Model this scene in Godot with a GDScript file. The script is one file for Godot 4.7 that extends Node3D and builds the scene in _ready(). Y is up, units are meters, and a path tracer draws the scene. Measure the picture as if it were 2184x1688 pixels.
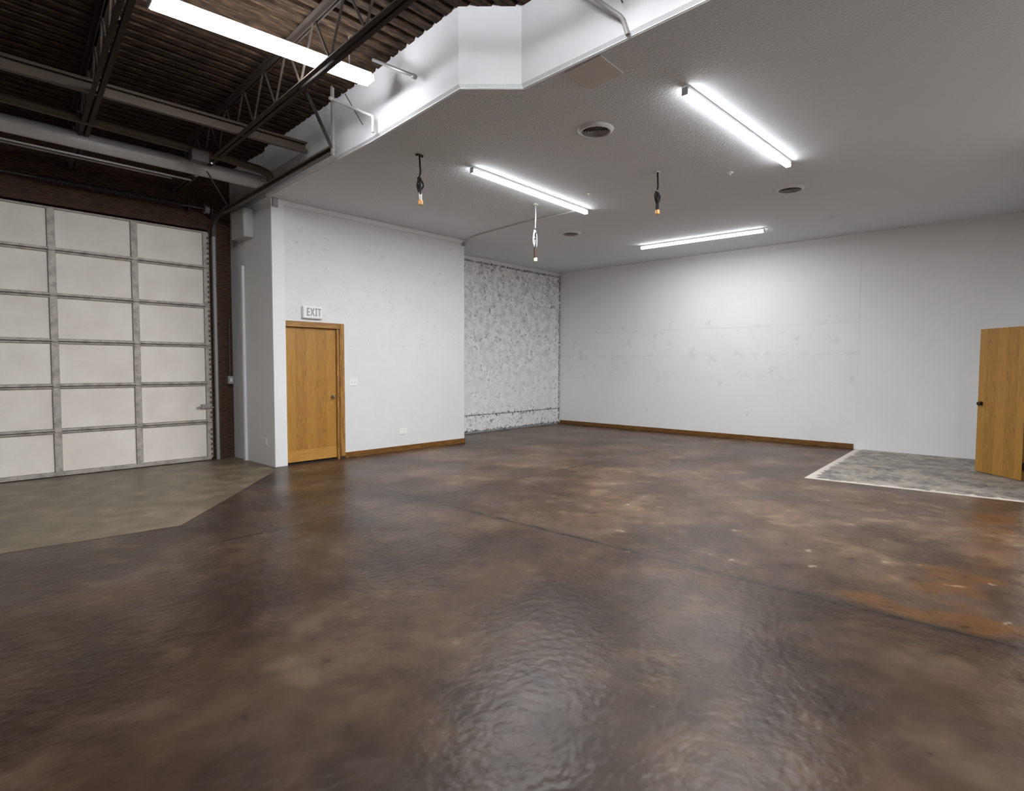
extends Node3D
# An empty warehouse suite: white drywalled hall with a dropped ceiling on the right, an open-joist loading bay with a sectional garage door on the left.
# x runs along the exit wall, z runs towards the photographer, the camera stands over (0, 0).

const CEIL := 3.917      # drywall ceiling
const DECK := 4.6        # underside of the roof deck ribs
const EXIT_Z := -8.302   # face of the wall with the exit door
const REAR_Z := -9.363   # face of the peeling wall
const BAY_Z := -9.72     # face of the wall that holds the garage door
const BACK_X := 12.04    # face of the long white wall
const SIDE_X := 3.863    # face of the side wall in the bay
const TUBE_L := 5.0     # radiance of the fluorescent tubes
var uvf: Callable
var no_uv: Callable
var M := {}
var used := {}

func _ready():
	# ---------------- camera, sky, lights, exposure
	var cam := Camera3D.new(); cam.name = "camera"
	cam.fov = rad_to_deg(2.0 * atan(844.0 / 1233.04)); cam.near = 0.05; cam.far = 100.0
	cam.transform = Transform3D(Basis(Vector3.UP, -0.8276) * Basis(Vector3.RIGHT, -0.0505) * Basis(Vector3.BACK, 0.0032), Vector3(0, 1.5, 0))
	add_child(cam); cam.current = true
	var we := WorldEnvironment.new(); we.name = "environment"
	var e := Environment.new()
	e.background_mode = Environment.BG_COLOR; e.background_color = Color(0, 0, 0)
	e.tonemap_mode = Environment.TONE_MAPPER_LINEAR
	e.tonemap_exposure = 3.2
	e.sdfgi_enabled = true; e.ssao_enabled = true; e.ssil_enabled = true
	we.environment = e; add_child(we)
	# downward light of each fluorescent fitting, the size of its tubes (the fittings are built further down)
	strip_glow("strip_light_front_glow", Vector3(6.02, 3.838, -2.33), 2.44, 0.05, 0.0, 4.1)
	strip_glow("strip_light_middle_glow", Vector3(6.17, 3.838, -5.235), 2.44, 0.05, 0.0, 3.5)
	strip_glow("strip_light_far_glow", Vector3(10.40, 3.838, -4.84), 2.32, 0.05, PI / 2, 1.6)
	strip_glow("added_strip_near_glow", Vector3(5.2, 3.838, 2.4), 2.44, 0.05, 0.0, 5.5)  # added unseen strip behind the camera, brightens hall walls and ceiling
	strip_glow("bay_light_glow", Vector3(2.385, 4.225, -5.0), 1.78, 0.12, -0.098, 0.7)
	strip_glow("added_bay_near_glow", Vector3(1.9, 4.225, -2.0), 1.78, 0.12, 0.0, 2.0)  # added unseen lamp overhead, brightens the soffit and its jog
	strip_glow("added_bay_rear_glow", Vector3(-1.2, 4.225, 2.4), 1.78, 0.12, 0.0, 1.5)  # added unseen lamp behind the camera, brightens the garage door
	materials()
	shell()
	loading_bay()
	exit_wall_things()
	hall_things()

# ---------------- helpers
func strip_glow(called, at, length, width, turn, energy):
	var l := AreaLight3D.new(); l.name = called
	l.area_size = Vector2(length, width); l.light_energy = energy; l.light_color = Color(0.975, 0.985, 1.0)
	l.area_range = 30.0; l.area_attenuation = 2.0; l.shadow_enabled = true
	l.transform = Transform3D(Basis(Vector3.UP, turn) * Basis(Vector3.RIGHT, -PI / 2), at)
	add_child(l)

func mb() -> SurfaceTool:
	var st := SurfaceTool.new(); st.begin(Mesh.PRIMITIVE_TRIANGLES); st.set_smooth_group(-1); return st

func vtx(st: SurfaceTool, p: Vector3):
	st.set_uv(uvf.call(p) if uvf.is_valid() else Vector2(p.x + p.z, -p.y)); st.add_vertex(p)

func tri(st: SurfaceTool, a: Vector3, b: Vector3, c: Vector3):   # counter-clockwise seen from outside
	vtx(st, a); vtx(st, c); vtx(st, b)

func quad(st: SurfaceTool, a, b, c, d):
	tri(st, a, b, c); tri(st, a, c, d)

func poly_out(st: SurfaceTool, pts: Array, centre: Vector3):   # a convex face, turned away from centre
	var n: Vector3 = (pts[1] - pts[0]).cross(pts[2] - pts[0])
	var flip: bool = n.dot(pts[0] - centre) < 0
	for i in range(1, pts.size() - 1):
		if flip: tri(st, pts[0], pts[i + 1], pts[i])
		else: tri(st, pts[0], pts[i], pts[i + 1])

func box(st: SurfaceTool, lo: Vector3, hi: Vector3, c := 0.0, t := Transform3D.IDENTITY):   # c: chamfer
	var m := (lo + hi) / 2.0
	var h := (hi - lo).abs() / 2.0
	var mid := t * m
	var s := [-1.0, 1.0]
	var P := func(sg: Vector3, full: int) -> Vector3:
		var v := Vector3.ZERO
		for a in 3: v[a] = sg[a] * (h[a] if a == full or c == 0.0 else h[a] - c)
		return t * (m + v)
	for a in 3:
		var b := (a + 1) % 3; var d := (a + 2) % 3
		for sa in s:
			var f := []
			for q in [[-1, -1], [1, -1], [1, 1], [-1, 1]]:
				var g := Vector3.ZERO; g[a] = sa; g[b] = q[0]; g[d] = q[1]
				f.append(P.call(g, a))
			poly_out(st, f, mid)
		if c > 0.0:
			for sb in s:
				for sd in s:
					var g0 := Vector3.ZERO; g0[a] = -1.0; g0[b] = sb; g0[d] = sd
					var g1 := g0; g1[a] = 1.0
					poly_out(st, [P.call(g0, b), P.call(g0, d), P.call(g1, d), P.call(g1, b)], mid)
	if c > 0.0:
		for x in s:
			for y in s:
				for z in s:
					var g := Vector3(x, y, z)
					poly_out(st, [P.call(g, 0), P.call(g, 1), P.call(g, 2)], mid)

func frame_of(d: Vector3, up := Vector3.UP) -> Basis:   # z along d
	var z := d.normalized()
	if absf(z.dot(up)) > 0.99: up = Vector3.RIGHT
	var x := up.cross(z).normalized()
	return Basis(x, z.cross(x), z)

func bar(st: SurfaceTool, p: Vector3, q: Vector3, w: float, h: float, c := 0.0, up := Vector3.UP):   # a bar of width w, height h from p to q
	var l := p.distance_to(q)
	box(st, Vector3(-w / 2, -h / 2, 0), Vector3(w / 2, h / 2, l), c, Transform3D(frame_of(q - p, up), p))

func tube(st: SurfaceTool, path: Array, r: float, sides := 10, caps := true):
	st.set_smooth_group(0)
	var rings := []
	var n := path.size()
	var b := frame_of(path[1] - path[0])
	for i in n:
		var d: Vector3 = (path[mini(i + 1, n - 1)] - path[maxi(i - 1, 0)]).normalized()
		var x := (b.x - d * b.x.dot(d)).normalized()
		b = Basis(x, d.cross(x), d)
		var ring := []
		for k in sides:
			var a := TAU * k / sides
			ring.append(path[i] + (b.x * cos(a) + b.y * sin(a)) * r)
		rings.append(ring)
	for i in n - 1:
		for k in sides:
			var k2 := (k + 1) % sides
			quad(st, rings[i][k], rings[i][k2], rings[i + 1][k2], rings[i + 1][k])
	st.set_smooth_group(-1)
	if caps:
		poly_out(st, rings[0], path[0] + (path[1] - path[0]) * 0.1)
		poly_out(st, rings[n - 1], path[n - 1] + (path[n - 2] - path[n - 1]) * 0.1)

func arc(pts: Array, step := 0.02) -> Array:   # a smooth curve through points
	var c := Curve3D.new(); c.bake_interval = step
	for i in pts.size():
		var d: Vector3 = (pts[mini(i + 1, pts.size() - 1)] - pts[maxi(i - 1, 0)]) / 6.0
		c.add_point(pts[i], -d, d)
	return Array(c.get_baked_points())

func lathe(st: SurfaceTool, prof: Array, at: Vector3, axis := Vector3.UP, sides := 24):   # prof: Vector2(radius, along)
	var b := frame_of(axis, Vector3.FORWARD)
	for i in prof.size() - 1:
		st.set_smooth_group(i + 1)
		for k in sides:
			var q := []
			for j in [[i, k], [i, k + 1], [i + 1, k + 1], [i + 1, k]]:
				var a: float = TAU * (j[1] % sides) / sides
				q.append(at + (b.x * cos(a) + b.y * sin(a)) * prof[j[0]].x + b.z * prof[j[0]].y)
			if prof[i].x < 1e-5: tri(st, q[0], q[2], q[3])
			elif prof[i + 1].x < 1e-5: tri(st, q[0], q[1], q[2])
			else: quad(st, q[0], q[1], q[2], q[3])
	st.set_smooth_group(-1)

func slab(st: SurfaceTool, pts: Array, y0: float, y1: float):   # a flat polygon (x, z) with thickness
	var poly := PackedVector2Array(pts)
	if Geometry2D.is_polygon_clockwise(poly): poly.reverse()
	var idx := Geometry2D.triangulate_polygon(poly)
	for i in range(0, idx.size(), 3):
		var p := [poly[idx[i]], poly[idx[i + 1]], poly[idx[i + 2]]]
		poly_out(st, [Vector3(p[0].x, y1, p[0].y), Vector3(p[1].x, y1, p[1].y), Vector3(p[2].x, y1, p[2].y)], Vector3(p[0].x, y0 - 1, p[0].y))
		poly_out(st, [Vector3(p[0].x, y0, p[0].y), Vector3(p[1].x, y0, p[1].y), Vector3(p[2].x, y0, p[2].y)], Vector3(p[0].x, y1 + 1, p[0].y))
	for i in poly.size():
		var a := poly[i]; var b := poly[(i + 1) % poly.size()]
		var o := Vector2(b.y - a.y, a.x - b.x).normalized()
		var m := (a + b) / 2 - o
		poly_out(st, [Vector3(a.x, y0, a.y), Vector3(b.x, y0, b.y), Vector3(b.x, y1, b.y), Vector3(a.x, y1, a.y)], Vector3(m.x, (y0 + y1) / 2, m.y))

func numbered(called: String) -> String:
	var n: int = used.get(called, 0)
	used[called] = n + 1
	return called if n == 0 else "%s_%03d" % [called, n]

func obj(called: String, st: SurfaceTool, m: Material, parent: Node = self, label := "") -> MeshInstance3D:
	st.generate_normals()
	var o := MeshInstance3D.new(); o.mesh = st.commit(); o.material_override = m
	o.name = numbered(called) if parent == self else called
	o.cast_shadow = GeometryInstance3D.SHADOW_CASTING_SETTING_ON
	if label: o.set_meta("label", label)
	parent.add_child(o, true)
	uvf = no_uv
	return o

func tag(o: Node, label: String, category: String, group := "", kind := ""):
	o.set_meta("label", label); o.set_meta("category", category)
	if group: o.set_meta("group", group)
	if kind: o.set_meta("kind", kind)

func thing(called: String, label: String, category: String, at := Vector3.ZERO, turn := 0.0, group := "", kind := "") -> Node3D:
	var o := Node3D.new(); o.name = numbered(called); o.position = at; o.rotation.y = turn
	add_child(o, true); tag(o, label, category, group, kind); return o

func struct(called: String, st: SurfaceTool, m: Material, label: String, category: String) -> MeshInstance3D:
	var o := obj(called, st, m); tag(o, label, category, "", "structure"); return o

# ---------------- materials
func flat(c: Color, rough := 0.6, metal := 0.0, spec := 0.5) -> StandardMaterial3D:
	var m := StandardMaterial3D.new(); m.albedo_color = c; m.roughness = rough; m.metallic = metal; m.metallic_specular = spec; return m

func noise(freq: float, sd: int, octaves := 4, kind := FastNoiseLite.TYPE_SIMPLEX_SMOOTH) -> FastNoiseLite:
	var n := FastNoiseLite.new(); n.noise_type = kind; n.frequency = freq; n.seed = sd
	n.fractal_type = FastNoiseLite.FRACTAL_FBM if octaves > 1 else FastNoiseLite.FRACTAL_NONE; n.fractal_octaves = octaves; return n

func ramp(stops: Array) -> Gradient:
	var g := Gradient.new(); var o := PackedFloat32Array(); var c := PackedColorArray()
	for s in stops: o.append(s[0]); c.append(s[1])
	g.offsets = o; g.colors = c; return g

func noise_tex(n: FastNoiseLite, size := 512, g: Gradient = null, as_normal := false, bump := 4.0) -> NoiseTexture2D:
	var t := NoiseTexture2D.new(); t.width = size; t.height = size; t.noise = n; t.seamless = true
	t.generate_mipmaps = false
	if g: t.color_ramp = g
	if as_normal: t.as_normal_map = true; t.bump_strength = bump
	return t

func tripl(m: StandardMaterial3D, scale: Vector3, world := true) -> StandardMaterial3D:
	m.uv1_triplanar = true; m.uv1_world_triplanar = world; m.uv1_scale = scale; return m

func wood(dark: Color, light: Color, sd: int, rough: float, scale := Vector3(5.0, 0.35, 5.0)) -> StandardMaterial3D:
	var m := flat(Color.WHITE, rough)
	m.albedo_texture = noise_tex(noise(0.012, sd, 5), 512, ramp([[0.0, dark], [0.45, dark.lerp(light, 0.45)], [0.62, light], [1.0, dark.lerp(light, 0.7)]]))
	return tripl(m, scale)

func picture(w: int, h: int, f: Callable) -> ImageTexture:
	var data := PackedByteArray(); data.resize(w * h * 3)
	var i := 0
	for y in h:
		for x in w:
			var c: Color = f.call(x, y)
			data[i] = clampi(int(c.r * 255.0), 0, 255); data[i + 1] = clampi(int(c.g * 255.0), 0, 255); data[i + 2] = clampi(int(c.b * 255.0), 0, 255)
			i += 3
	return ImageTexture.create_from_image(Image.create_from_data(w, h, false, Image.FORMAT_RGB8, data))

func field(w: int, h: int, n: FastNoiseLite) -> PackedByteArray:
	return n.get_image(w, h, false, false, false).get_data() if true else PackedByteArray()

func materials():
	var orange_peel := noise_tex(noise(0.06, 5, 3), 512, null, true, 3.0)
	# drywall paint
	M.paint = flat(Color(0.885, 0.885, 0.88), 0.75)
	M.ceiling = tripl(flat(Color(0.865, 0.88, 0.89), 0.85), Vector3.ONE * 0.9)
	M.ceiling.normal_enabled = true; M.ceiling.normal_texture = orange_peel; M.ceiling.normal_scale = 0.35
	M.soffit = flat(Color(0.90, 0.90, 0.905), 0.8)
	M.exit_paint = flat(Color.WHITE, 0.7); M.exit_paint.albedo_texture = exit_paint_picture()
	M.back_paint = flat(Color.WHITE, 0.6); M.back_paint.albedo_texture = back_paint_picture()
	M.peeling = flat(Color.WHITE, 0.85); M.peeling.albedo_texture = peeling_picture()
	M.plate = flat(Color(0.90, 0.90, 0.88), 0.4)
	M.slot = flat(Color(0.25, 0.24, 0.23), 0.6)
	# floors
	M.floor = floor_material()
	M.bay_concrete = concrete(Color(0.33, 0.285, 0.22), Color(0.53, 0.465, 0.375), 21, 0.42)
	M.patch_concrete = flat(Color.WHITE, 0.55); M.patch_concrete.albedo_texture = patch_picture()
	# woods
	M.door_wood = flat(Color.WHITE, 0.42); M.door_wood.albedo_texture = door_picture(31)
	M.oak = wood(Color(0.50, 0.35, 0.15), Color(0.66, 0.475, 0.23), 7, 0.45, Vector3(3.0, 0.5, 3.0))
	M.oak_level = wood(Color(0.50, 0.35, 0.15), Color(0.66, 0.475, 0.23), 7, 0.45, Vector3(0.5, 3.0, 3.0))
	M.kick = wood(Color(0.66, 0.47, 0.20), Color(0.72, 0.53, 0.26), 8, 0.4, Vector3(0.5, 4.0, 4.0))
	M.base_oak = wood(Color(0.34, 0.225, 0.095), Color(0.50, 0.34, 0.15), 9, 0.4, Vector3(0.5, 6.0, 0.5))
	M.dark_wood = wood(Color(0.14, 0.085, 0.04), Color(0.29, 0.19, 0.105), 10, 0.8, Vector3(0.8, 5.0, 0.8))
	# steel
	M.deck = flat(Color.WHITE, 0.9, 0.0, 0.3)
	M.deck.albedo_texture = noise_tex(noise(0.02, 14, 5), 512, ramp([[0.0, Color(0.10, 0.07, 0.045)], [0.5, Color(0.19, 0.14, 0.10)], [1.0, Color(0.36, 0.285, 0.21)]]))
	tripl(M.deck, Vector3(0.4, 2.0, 2.0))
	M.joist = flat(Color(0.25, 0.22, 0.195), 0.8, 0.0, 0.3)
	M.tan_steel = flat(Color(0.28, 0.225, 0.17), 0.6, 0.0)
	M.galv = flat(Color(0.62, 0.61, 0.60), 0.45, 0.35)
	M.dark_steel = flat(Color(0.30, 0.28, 0.265), 0.5, 0.4)
	M.vent_ring = flat(Color(0.60, 0.585, 0.57), 0.5)
	M.rail = flat(Color(0.40, 0.37, 0.34), 0.6)
	M.black = flat(Color(0.03, 0.03, 0.03), 0.7)
	M.rubber = flat(Color(0.05, 0.048, 0.045), 0.8)
	M.pale_duct = flat(Color(0.72, 0.715, 0.70), 0.5)
	M.housing = flat(Color(0.86, 0.86, 0.86), 0.4)
	M.tube = flat(Color(0.95, 0.95, 0.95), 0.4); M.tube.emission_enabled = true; M.tube.emission = Color(0.975, 0.985, 1.0); M.tube.emission_energy_multiplier = TUBE_L
	M.bay_tube = M.tube.duplicate(); M.bay_tube.emission_energy_multiplier = 12.0
	M.bay_tube_added = M.tube.duplicate(); M.bay_tube_added.emission_energy_multiplier = 50.0  # glow of the two bay lamps added out of view
	M.chrome = flat(Color(0.80, 0.78, 0.74), 0.22, 1.0)
	M.bronze = flat(Color(0.28, 0.22, 0.17), 0.35, 0.8)
	M.amber = flat(Color(0.80, 0.58, 0.32), 0.5)
	M.cream = flat(Color(0.85, 0.80, 0.68), 0.45)
	M.white_cord = flat(Color(0.80, 0.80, 0.78), 0.5)
	M.sign_face = flat(Color(0.90, 0.90, 0.885), 0.45)
	M.sign_letter = flat(Color(0.60, 0.59, 0.57), 0.5)
	# garage door
	M.gd_panel = flat(Color.WHITE, 0.6)
	M.gd_panel.albedo_texture = noise_tex(noise(0.01, 17, 4), 256, ramp([[0.0, Color(0.89, 0.86, 0.81)], [1.0, Color(0.945, 0.92, 0.88)]]))
	tripl(M.gd_panel, Vector3.ONE * 0.6)
	M.gd_steel = flat(Color.WHITE, 0.5, 0.1)
	M.gd_steel.albedo_texture = noise_tex(noise(0.02, 18, 4), 256, ramp([[0.0, Color(0.56, 0.53, 0.50)], [0.6, Color(0.70, 0.67, 0.63)], [1.0, Color(0.76, 0.73, 0.69)]]))
	tripl(M.gd_steel, Vector3.ONE * 1.5)

func concrete(a: Color, b: Color, sd: int, rough: float) -> StandardMaterial3D:
	var m := flat(Color.WHITE, rough)
	m.albedo_texture = noise_tex(noise(0.010, sd, 6), 1024, ramp([[0.0, a], [0.5, a.lerp(b, 0.4)], [1.0, b]]))
	return tripl(m, Vector3.ONE * 0.24)

func L(r: float, g: float, b: float) -> Color:   # from 0..255
	return Color(r / 255.0, g / 255.0, b / 255.0)

# floor picture: 1.6 cm a pixel over x -4.2 .. 12.2, z -9.8 .. 4.2
const FX0 := -4.2
const FZ0 := -9.8
const FPX := 0.016
func floor_material() -> StandardMaterial3D:
	var w := 1025; var h := 875
	var n1 := noise(0.010, 101, 4); var n2 := noise(0.035, 102, 5); var n3 := noise(0.016, 103, 5); var n4 := noise(0.08, 104, 3)
	var f1 := field(w, h, n1); var f2 := field(w, h, n2); var f3 := field(w, h, n3); var f4 := field(w, h, n4)
	var dark := L(42, 30, 21); var mid := L(67, 51, 38); var tan_c := L(88, 73, 55); var rust := L(86, 55, 24); var purple := L(58, 46, 40)
	var f := func(px: int, py: int) -> Color:
		var i := py * w + px
		var a := f1[i] / 255.0; var b := f2[i] / 255.0; var c := f3[i] / 255.0; var d := f4[i] / 255.0
		var x := FX0 + px * FPX; var z := FZ0 + py * FPX
		var col := dark.lerp(mid, clampf((a - 0.3) * 2.2, 0, 1))
		col = col.lerp(purple, clampf((c - 0.5) * 3.0, 0, 0.7))
		col = col.lerp(tan_c, clampf((b - 0.52) * 2.2, 0, 0.5) * clampf((a - 0.25) * 2.5, 0.2, 1))
		# hall side painted paler than the bay side, standing in for stronger light
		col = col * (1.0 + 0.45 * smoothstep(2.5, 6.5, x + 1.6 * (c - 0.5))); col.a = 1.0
		# worn rusty stains near the right edge of the picture and by the near left corner
		var k := 0.0
		k = maxf(k, 1.0 - Vector2((x - 5.05) / 0.75, (z + 0.42) / 0.30).length())
		k = maxf(k, 1.0 - Vector2((x - 4.25) / 0.22, (z + 0.45) / 0.75).length())
		k = maxf(k, 1.0 - Vector2((x - 7.3) / 0.55, (z + 0.33) / 0.35).length())
		k = maxf(k, 0.7 - Vector2((x - 0.55) / 0.5, (z + 1.5) / 0.5).length())
		col = col.lerp(rust, clampf((k * 1.4 + (b - 0.5) * 2.2 - 0.35) * 1.3, 0, 0.75) if k > 0.0 else 0.0)
		col = col * (0.86 + 0.28 * d) ; col.a = 1.0
		# sawn joints, dark along their edges
		var j1 := absf(x - 4.06 - 0.01 * (b - 0.5))
		if z > -6.0 and j1 < 0.09: col = col.lerp(L(30, 23, 18), clampf((1.0 - j1 / 0.09) * (b + d - 0.85) * 1.8, 0, 0.6))
		if z > -6.0 and j1 < 0.012: col = L(28, 22, 18)
		var j2 := absf(z + 5.12)
		if x > 1.9 and j2 < 0.012: col = col.lerp(L(30, 23, 18), 0.75)
		# scattered pale chips
		if x > 4.3 and z > -4.5 and d > 0.80 and b > 0.55: col = col.lerp(L(140, 126, 108), 0.75)
		elif d > 0.86: col = col.lerp(L(108, 92, 72), 0.5)
		elif d < 0.17: col = col.lerp(L(26, 19, 14), 0.6)
		return col
	var m := flat(Color.WHITE, 1.0, 0.0, 0.31)
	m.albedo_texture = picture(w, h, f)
	m.detail_enabled = true; m.detail_blend_mode = BaseMaterial3D.BLEND_MODE_MUL; m.detail_uv_layer = BaseMaterial3D.DETAIL_UV_1
	m.detail_enabled = false
	m.roughness_texture = noise_tex(noise(0.02, 111, 4), 512, ramp([[0.0, Color(0.26, 0.26, 0.26)], [1.0, Color(0.40, 0.40, 0.40)]]))
	m.roughness_texture_channel = BaseMaterial3D.TEXTURE_CHANNEL_RED
	m.normal_enabled = true; m.normal_texture = noise_tex(noise(0.09, 112, 3), 2048, null, true, 4.0); m.normal_scale = 0.09
	return m

func floor_uv(p: Vector3) -> Vector2:
	return Vector2((p.x - FX0) / (1025 * FPX), (p.z - FZ0) / (875 * FPX))

func exit_paint_picture() -> ImageTexture:   # x 3.8 .. 7.8, y 0 .. 4
	var w := 512; var h := 512
	var a := field(w, h, noise(0.012, 201, 4)); var b := field(w, h, noise(0.05, 202, 4)); var c := field(w, h, noise(0.12, 203, 2))
	return picture(w, h, func(x: int, y: int) -> Color:
		var i := y * w + x
		var v := 0.85 + 0.02 * (a[i] / 255.0 - 0.5)
		var up := 1.0 - y / float(h)
		if b[i] > 175 and up > 0.45: v -= (b[i] - 175) / 255.0 * 0.35
		if c[i] > 236 and up > 0.5: v -= 0.10
		return Color(v, v, v * 0.995))

func back_paint_picture() -> ImageTexture:   # along z -9.4 .. 0, y 0 .. 4
	var w := 940; var h := 400
	var a := field(w, h, noise(0.008, 211, 4)); var b := field(w, h, noise(0.03, 212, 5))
	return picture(w, h, func(x: int, y: int) -> Color:
		var i := y * w + x
		var z := -9.4 + x * 0.01; var up := 4.0 - y * 0.01
		var v := 0.92 + 0.02 * (a[i] / 255.0 - 0.5)
		if z < -2.5:
			if b[i] > 165 and up > 1.1 and up < 2.5: v -= (b[i] - 165) / 255.0 * 0.28
			if absf(up - 2.33 - 0.006 * sin(z * 3.0)) < 0.012 and z > -8.2: v -= 0.03
			if absf(up - 1.765) < 0.03 and b[i] > 120: v -= 0.02
			if up < 1.765 and up > 1.2: v -= 0.006
		return Color(v, v, v * 0.995))

func peeling_picture() -> ImageTexture:   # x 7.6 .. 12.1, y 0 .. 3.95
	var w := 576; var h := 506
	var a := field(w, h, noise(0.014, 221, 4)); var b := field(w, h, noise(0.055, 222, 5)); var c := field(w, h, noise(0.10, 223, 4)); var d := field(w, h, noise(0.03, 224, 3))
	return picture(w, h, func(x: int, y: int) -> Color:
		var i := y * w + x
		var up := 3.95 * (1.0 - y / float(h)); var wx := 7.6 + 4.5 * x / w
		var v := 0.93 + 0.06 * (a[i] / 255.0 - 0.5)
		var worn := clampf((up - 1.0) / 2.9, 0.0, 1.0) * 0.45 + 0.15 + (a[i] / 255.0 - 0.5) * 1.5
		if up < 0.45: worn += 0.35
		v -= clampf((d[i] / 255.0 - 0.45) * 0.35, 0.0, 0.10) * clampf(up / 2.5, 0.3, 1.0)
		var k := clampf((c[i] * 0.6 + b[i] * 0.4) / 255.0 - 0.66 + worn * 0.24, 0.0, 0.25) * 4.0
		v -= k * 0.34
		# thin crazed lines where the paint lifts
		var r := absf(d[i] / 255.0 - 0.5)
		if r < 0.015 and b[i] > 120: v -= 0.10
		if b[i] > 205 and up < 1.6: v -= 0.38
		var line := absf(up - 0.403 - 0.012 * (b[i] / 255.0 - 0.5))
		if line < 0.012: v -= 0.36
		elif line < 0.05 and c[i] > 165: v -= 0.3
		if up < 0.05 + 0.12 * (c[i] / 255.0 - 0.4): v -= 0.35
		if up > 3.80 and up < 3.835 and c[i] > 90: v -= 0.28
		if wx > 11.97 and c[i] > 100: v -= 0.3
		return Color(v, v * 1.0, v * 0.985))

func patch_picture() -> ImageTexture:   # x 8.3 .. 12.1, z -2.6 .. 0
	var w := 380; var h := 260
	var a := field(w, h, noise(0.02, 231, 5)); var b := field(w, h, noise(0.06, 232, 4)); var e := field(w, h, noise(0.09, 233, 3))
	return picture(w, h, func(x: int, y: int) -> Color:
		var i := y * w + x
		var wx := 8.3 + x * 0.01; var wz := -2.6 + y * 0.01
		var col := L(158, 149, 136).lerp(L(92, 90, 90), clampf((a[i] * 0.6 + e[i] * 0.4) / 255.0 - 0.40, 0, 0.3) * 3.0)
		col = col.lerp(L(196, 186, 170), clampf((b[i] / 255.0 - 0.62) * 3.0, 0, 0.8))
		var edge := minf(wx - (8.40 + 0.078 * (wz + 2.34)), wz + 2.34 + 0.0426 * (wx - 8.4) )
		var brd := 0.09 + 0.16 * (b[i] / 255.0 - 0.5) + 0.05 * (e[i] / 255.0 - 0.5)
		if edge < brd: col = col.lerp(L(214, 204, 192), 0.85)
		return col)

func door_picture(sd: int) -> ImageTexture:   # flat-sawn oak veneer in four leaves
	var w := 256; var h := 512
	var n := noise(0.02, sd, 4); var g := noise(0.25, sd + 1, 2); var kn := noise(0.03, sd + 2, 2)
	return picture(w, h, func(x: int, y: int) -> Color:
		var leaf := x / 51
		var lx := x % 51
		var mx: float = lx if leaf % 2 == 0 else 50 - lx
		var off: float = leaf * 37.0
		var ring: float = n.get_noise_2d(mx * 1.6 + off, y * 0.13)
		var s: float = sin((ring * 9.0 + absf(mx - 25.0) * 0.10) * 2.2) * 0.5 + 0.5
		var fine: float = g.get_noise_2d(x * 3.0, y * 0.12) * 0.5 + 0.5
		var col := L(142, 99, 38).lerp(L(174, 127, 55), s * 0.65 + fine * 0.35)
		var k: float = kn.get_noise_2d(x * 1.4, y * 0.55)
		if k > 0.5: col = col.lerp(L(112, 76, 30), clampf((k - 0.5) * 2.5, 0, 0.35))
		col = col.lerp(L(182, 136, 62), 0.35 if leaf % 2 == 0 else 0.0)
		if lx < 1: col = col.darkened(0.12)
		return col)

# ---------------- shell of the building
func soffit_line() -> Array:
	return [Vector2(3.80, EXIT_Z), Vector2(3.765, -7.613), Vector2(3.635, -5.414), Vector2(3.472, -3.833), Vector2(3.838, -3.428), Vector2(3.745, -1.75), Vector2(3.72, 4.0)]

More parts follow.
